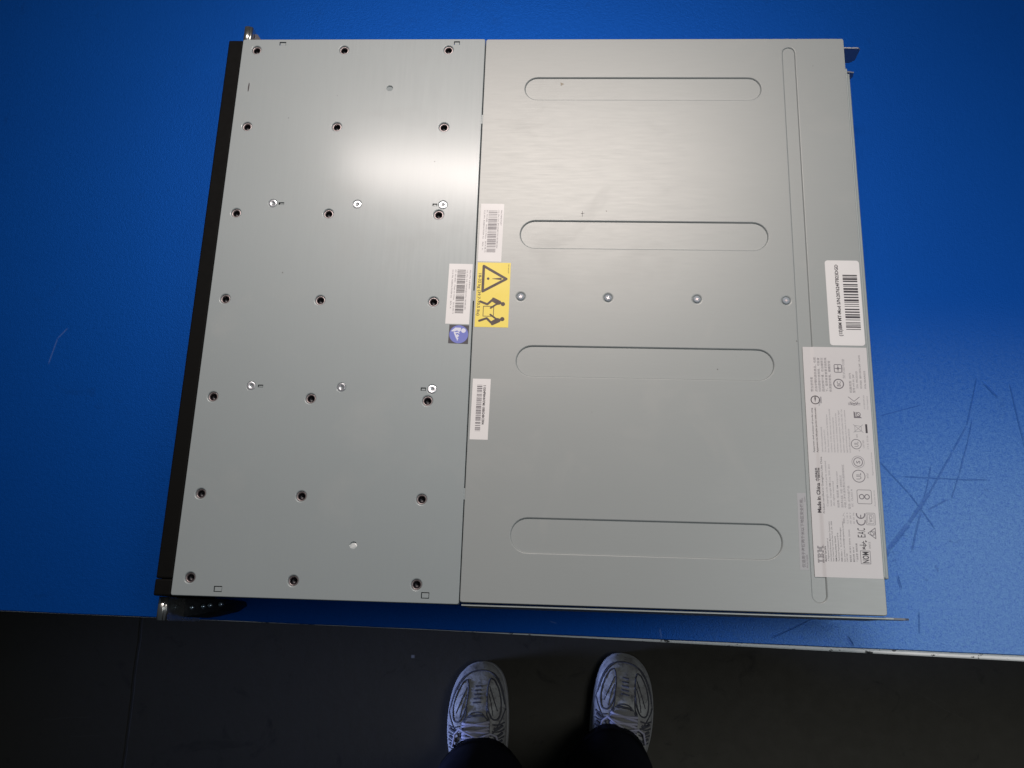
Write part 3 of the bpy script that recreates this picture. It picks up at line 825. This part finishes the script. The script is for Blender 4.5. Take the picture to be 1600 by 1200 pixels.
g_.frame(143.6, 21.4, 149.3, 26.6, 0.55, 0.7); g_.stroke([(144.3, 24.0), (148.6, 24.0)], 0.5); g_.stroke([(146.4, 22.0), (146.4, 26.0)], 0.5); g_.disc(146.4, 24.0, 0.9)
k_.ring(122.9, 6.9, 2.9, 0.62); k_.poly([(121.0, 6.75), (125.8, 6.1), (125.8, 7.6)]); f_.rect(120.5, 10.2, 125.3, 11.2)
# Chinese class A warning block
g_.text('警告使用者', 129.0, 5.9, 1.35, 10.8, 0.0)
for j, tx in enumerate(('此為甲類的資訊產品，在居', '住的環境中使用時，可能會', '造成射頻干擾，在這種情況', '下，使用者會被要求採取某', '些適當的對策。機種型號')):
    g_.text(tx, 129.0, 8.6 + 2.5*j, 1.3, (25.4, 25.2, 25.2, 25.4, 23.0)[j], 0.0)
f_.text('型式認可證', 139.0, 28.6, 1.3, 14.5)
for tb, a, ln, tx in ((32.6, 128.6, 14.6, '机器类型  2076'), (34.9, 128.6, 13.6, '型号 MT-M: 24F'), (37.3, 132.0, 12.6, 'S/N: 78G3DGD'), (39.9, 132.0, 24.5, 'R33026  IBM-2076-24F : RoHS'), (42.9, 132.0, 13.0, 'P/N 00AR032')):
    g_.text(tx, a, tb, 1.25, ln, 0.0)
f_.text('Registration marks of Korea', 70.0, 43.4, 0.9, 16); f_.text('Australia N136', 48.5, 43.4, 0.9, 11); f_.text('KCC-REM-IBM-2076', 117.0, 41.0, 0.9, 10); f_.text('Class A equipment', 116.5, 43.2, 0.9, 10)
k_.build('bold_marks', M['ink'], s_, fE, chan); g_.build('printed_marks', M['ink_soft'], s_, fE, chan); f_.build('fine_print', M['ink_faint'], s_, fE, chan)

# ------------------------------------------------------------------ person (legs and shoes seen beyond the bench edge)
person = thing('person', 'person standing at the bench in dark trousers and worn white running shoes', 'person', (0.26, -0.27, 0))
def leather():
    t = NT('scuffed_white_leather')
    a = t.noise(30, 5, 0.65, dist=0.4); b = t.noise(160, 4, 0.6)
    c = t.mix(t.mr(a, 0.40, 0.68, 0, 0.85), (0.42, 0.41, 0.39), (0.19, 0.17, 0.16))
    c = t.mix(t.mr(b, 0.54, 0.68, 0, 0.6), c, (0.09, 0.08, 0.075))
    cr = t.noise(70, 4, 0.6, dist=1.5); c = t.mix(t.mr(cr, 0.60, 0.66, 0, 0.5), c, (0.07, 0.065, 0.065))
    t.set(base=c, rough=0.5); t.bump(t.math('ADD', a, b), 0.3, 0.002); return t.m
LEA = leather()
SOLE = simple('shoe_sole_rubber', (0.34, 0.33, 0.32), 0.6, var=0.2, scale=90)
SEAM = simple('shoe_seam', (0.075, 0.073, 0.085), 0.8, var=0.7, scale=120)
LACE = simple('shoe_lace', (0.42, 0.40, 0.48), 0.7)
MESHF = simple('shoe_mesh_fabric', (0.24, 0.23, 0.22), 0.8, var=0.35, scale=700)
def lerp(tab, x):
    for (a, va), (b, vb) in zip(tab, tab[1:]):
        if x <= b:
            i = tab.index((a, va)); k = (x-a)/(b-a)
            p0 = tab[max(i-1, 0)]; p3 = tab[min(i+2, len(tab)-1)]
            m1 = (vb-p0[1])/(b-p0[0])*(b-a); m2 = (p3[1]-va)/(p3[0]-a)*(b-a)
            return (2*k**3-3*k*k+1)*va + (k**3-2*k*k+k)*m1 + (3*k*k-2*k**3)*vb + (k**3-k*k)*m2
    return tab[-1][1]
WD = [(0, 0.004), (0.006, 0.0125), (0.02, 0.0215), (0.06, 0.0345), (0.13, 0.0445), (0.24, 0.0505), (0.38, 0.051), (0.55, 0.044), (0.75, 0.038), (0.90, 0.036), (0.97, 0.026), (1.0, 0.010)]
HT = [(0, 0.026), (0.05, 0.040), (0.15, 0.052), (0.30, 0.064), (0.42, 0.078), (0.55, 0.098), (0.65, 0.110), (0.85, 0.100), (1.0, 0.080)]
def make_shoe(tx, ty, ang, side):
    """toe tip at (tx, ty); ang = heading of the toe from +y (deg, + = towards +x); side +1 = big toe towards +x"""
    L = 0.305
    dx, dy = math.sin(R(ang)), math.cos(R(ang)); rx, ry = math.cos(R(ang)), -math.sin(R(ang))
    def P(s, lat, z):
        bend = side*0.010*math.sin(math.pi*min(1, s*1.15)) * -1 + side*0.006*(1-s)
        return Vector((tx - dx*L*s + rx*(lat+bend), ty - dy*L*s + ry*(lat+bend), z))
    def surf(s, th, o=0.0):
        wd = lerp(WD, s); h = lerp(HT, s)-0.024
        c = math.cos(th); sn = max(0.0, math.sin(th))
        pk = 0.80 + 0.15*min(1, s/0.4)
        wr = (0.0020*noise.noise((s*24, c*2.5, side*5)) + 0.0012*noise.noise((s*60, c*7, side*3))) if s > 0.1 else 0
        return P(s, 0.93*(wd+o)*math.copysign(abs(c)**(0.75*pk/0.8), c), 0.024 + (h+o+wr)*sn**0.72)
    def outl(s, lat): return surf(s, math.acos(max(-1, min(1, lat))), 0)
    bm = NB(); NS, NTH = 90, 36; prev = None
    for i in range(NS+1):
        s = (i/NS)**1.6
        row = [bm.verts.new(surf(s, math.pi*j/NTH)) for j in range(NTH+1)]
        if prev:
            for j in range(NTH): f = bm.faces.new((prev[j], prev[j+1], row[j+1], row[j])); f.smooth = True
        else: bm.faces.new(row)
        prev = row
    bm.faces.new(prev[::-1]); bmesh.ops.recalc_face_normals(bm, faces=bm.faces)
    shoe = obj('shoe', bm, LEA, person, 'worn white running shoe, left foot' if side > 0 else 'worn white running shoe, right foot')
    bm = NB(); prev = None; first = None
    for i in range(NS+1):
        s = (i/NS)**1.6; wd = lerp(WD, s)
        e = 0.0035
        row = [bm.verts.new(P(s, sg*(0.93*wd+ee*0.8), z)) for sg, ee, z in ((-1, e*0.2, 0.0), (-1, e, 0.006), (-1, e, 0.020), (-1, e*0.3, 0.027), (1, e*0.3, 0.027), (1, e, 0.020), (1, e, 0.006), (1, e*0.2, 0.0))]
        if prev:
            for j in range(7): f = bm.faces.new((prev[j], prev[j+1], row[j+1], row[j])); f.smooth = True
            bm.faces.new((prev[7], prev[0], row[0], row[7]))
        else: bm.faces.new(row)
        prev = row
    bm.faces.new(prev[::-1]); bmesh.ops.recalc_face_normals(bm, faces=bm.faces)
    obj('sole', bm, SOLE, shoe)
    # stitched overlay lines and toe perforations
    bm = NB()
    def line(pts, r=0.0014):
        q = []
        pts = [(a*0.74, b) for a, b in pts]
        P4 = [pts[0]] + list(pts) + [pts[-1]]
        for i in range(1, len(P4)-2):
            p0, p1, p2, p3 = P4[i-1:i+3]
            for k in range(6):
                u = k/6
                q.append(tuple(0.5*(2*p1[c]+(p2[c]-p0[c])*u+(2*p0[c]-5*p1[c]+4*p2[c]-p3[c])*u*u+(3*p1[c]-p0[c]-3*p2[c]+p3[c])*u**3) for c in (0, 1)))
        q.append(pts[-1])
        tube(bm, [surf(s, math.acos(max(-0.999, min(0.999, l))), 0.0002) for s, l in q], r, 6)
    line([(0.30, -0.93), (0.16, -0.80), (0.085, -0.55), (0.062, -0.2), (0.062, 0.2), (0.085, 0.55), (0.16, 0.80), (0.30, 0.93)])
    for sg in (-1, 1):
        line([(0.13, sg*0.60), (0.12, sg*0.42), (0.17, sg*0.30), (0.25, sg*0.28), (0.33, sg*0.34), (0.39, sg*0.50), (0.385, sg*0.72), (0.30, sg*0.80), (0.20, sg*0.74), (0.13, sg*0.60)])
        for q in (0.42, 0.465, 0.51, 0.56): line([(q, sg*0.92), (q+0.012, sg*0.72), (q+0.006, sg*0.50)], 0.0012)
        line([(0.30, sg*0.28), (0.36, sg*0.30), (0.41, sg*0.38), (0.60, sg*0.40)], 0.0013)
    for sg in (-1, 1):
        line([(0.34, sg*0.97), (0.18, sg*0.88), (0.10, sg*0.72), (0.075, sg*0.5)], 0.0010)
        line([(0.17, sg*0.36), (0.25, sg*0.50), (0.34, sg*0.66)], 0.0009)
        line([(0.22, sg*0.33), (0.28, sg*0.42), (0.37, sg*0.50)], 0.0008)
        for q in (0.44, 0.488, 0.535): line([(q, sg*0.86), (q+0.02, sg*0.66), (q+0.012, sg*0.56)], 0.0022)
        line([(0.33, sg*0.96), (0.40, sg*0.80), (0.46, sg*0.62), (0.50, sg*0.45)], 0.0012)
    line([(0.395, -0.30), (0.345, -0.12), (0.345, 0.12), (0.395, 0.30)], 0.0012)
    line([(0.40, -0.34), (0.365, -0.18), (0.36, 0.0), (0.365, 0.18), (0.40, 0.34)], 0.002)
    for q in range(5): line([(0.165+0.027*q, -0.07-0.006*q), (0.165+0.027*q, 0.07+0.006*q)], 0.0013)
    for f in bm.faces: f.smooth = True
    obj('seams', bm, SEAM, shoe)
    # tongue and laces
    bm = NB(); rg = []
    for k in range(9):
        s = 0.275+0.036*k
        rg.append([bm.verts.new(surf(s, math.acos(l), 0.0015+0.0015*(1-(l/0.3)**2))) for l in (-0.28, -0.15, 0, 0.15, 0.28)])
    for a, b in zip(rg, rg[1:]):
        for j in range(4): f = bm.faces.new((a[j], a[j+1], b[j+1], b[j])); f.smooth = True
    bmesh.ops.recalc_face_normals(bm, faces=bm.faces)
    obj('tongue', bm, MESHF, shoe)
    bm = NB()
    for q in range(6):
        s0 = 0.300+0.032*q
        for a, b in ((-1, 1), (1, -1)):
            tube(bm, [surf(s0+0.018*k/6, math.acos(a*0.36+(b-a)*0.36*k/6), 0.0045) for k in range(7)], 0.0022, 6)
    tube(bm, [surf(0.38, 1.4, 0.008), surf(0.345, 1.75, 0.013), surf(0.325, 2.0, 0.008), surf(0.35, 2.2, 0.005), surf(0.41, 2.35, 0.004)], 0.0018, 6)
    tube(bm, [surf(0.38, 1.6, 0.008), surf(0.355, 1.2, 0.011), surf(0.37, 0.95, 0.006), surf(0.42, 0.75, 0.004)], 0.0018, 6)
    for f in bm.faces: f.smooth = True
    obj('laces', bm, LACE, shoe)
    return P(0.72, 0, 0)
aL = make_shoe(0.138, -0.066, -5.0, 1)
aR = make_shoe(0.388, -0.046, 10.0, -1)
# body: one continuous skinned figure from the feet to the waist
def skinned(name, verts, edges, radii, mat, parent):
    me = bpy.data.meshes.new(name); me.from_pydata(verts, edges, [])
    ob = bpy.data.objects.new(name, me); COL.objects.link(ob)
    md = ob.modifiers.new('skin', 'SKIN'); md.use_smooth_shade = True
    for i, r in enumerate(radii): me.skin_vertices[0].data[i].radius = (r, r) if not isinstance(r, tuple) else r
    me.skin_vertices[0].data[0].use_root = True
    s2 = ob.modifiers.new('sub', 'SUBSURF'); s2.levels = 2; s2.render_levels = 2
    dg = bpy.context.evaluated_depsgraph_get()
    m2 = bpy.data.meshes.new_from_object(ob.evaluated_get(dg)); bpy.data.objects.remove(ob)
    b2 = NB(); b2.from_mesh(m2); bpy.data.meshes.remove(m2)
    return obj(name, b2, mat, parent, smooth=True)
hip = Vector((0.262, -0.30, 0.93))
def leg(a, sg):
    return [hip+Vector((sg*0.09, 0, -0.06)), Vector((a.x*0.75+(hip.x+sg*0.10)*0.25, -0.275, 0.50)), Vector((a.x, a.y, 0.10)), Vector((a.x*0.98+0.02*aL.x, a.y+0.08, 0.055))]
Lg = leg(aL, -1); Rg = leg(aR, 1)
vs = [hip, hip+Vector((0, 0, 0.12))] + Lg + Rg
es = [(0, 1), (0, 2), (2, 3), (3, 4), (4, 5), (0, 6), (6, 7), (7, 8), (8, 9)]
skinned('body', vs, es, [0.10, 0.10, 0.075, 0.05, 0.035, 0.026, 0.075, 0.05, 0.035, 0.026], simple('skin', (0.42, 0.27, 0.2), 0.5), person)
# trousers: two creased legs joined at the hips, open hems falling over the shoes
bm = NB()
def trouser(a, sg, hemx, hemy):
    prev = None
    for i in range(34):
        k = i/33; z = 0.058 + k*0.86
        kk = min(1, k/0.95)
        cx = a.x + (hip.x+sg*0.085 - a.x)*kk**1.1; cy = (a.y+0.008) + (hip.y - a.y - 0.008)*kk
        rx_ = lerp([(0, hemx), (0.06, hemx*0.97), (0.2, 0.073), (0.5, 0.078), (0.8, 0.092), (1, 0.11)], k)
        ry_ = lerp([(0, hemy), (0.06, hemy*0.96), (0.2, 0.085), (0.5, 0.088), (0.8, 0.10), (1, 0.115)], k)
        row = []
        for j in range(40):
            th = 2*math.pi*j/40; d = Vector((math.cos(th), math.sin(th)))
            wv = 1 + 0.055*noise.noise((math.cos(th)*1.6+sg*7, math.sin(th)*1.6, z*7)) + 0.03*noise.noise((math.cos(th)*3, math.sin(th)*3+sg, z*22))
            zz = z + (0.022*max(0, d.y) if i == 0 else 0.012*max(0, d.y) if i == 1 else 0)
            row.append(bm.verts.new((cx + d.x*rx_*wv, cy + d.y*ry_*wv, zz)))
        if prev: bridge(bm, prev, row)
        else:
            inn = [bm.verts.new((v.co.x*0.96+cx*0.04, v.co.y*0.96+cy*0.04, v.co.z+0.03)) for v in row]; bridge(bm, inn, row)
        prev = row
    bm.faces.new(prev)
trouser(aL, -1, 0.078, 0.103); trouser(aR, 1, 0.074, 0.104)
prev = None
for i in range(8):
    z = 0.84 + 0.03*i; rx_ = 0.19 - 0.004*i; ry_ = 0.125 - 0.002*i
    row = [bm.verts.new((hip.x+rx_*math.cos(2*math.pi*j/40), hip.y+ry_*math.sin(2*math.pi*j/40), z)) for j in range(40)]
    if prev: bridge(bm, prev, row)
    else: bm.faces.new(row)
    prev = row
bm.faces.new(prev); bmesh.ops.recalc_face_normals(bm, faces=bm.faces)
t = NT('dark_navy_cloth'); nz = t.noise(900, 2); n2 = t.noise(9, 4)
t.set(base=t.mix(n2, (0.0035, 0.0035, 0.008), (0.008, 0.008, 0.016)), rough=0.95, spec=0.15); t.bump(nz, 0.3, 0.001)
obj('trousers', bm, t.m, person)
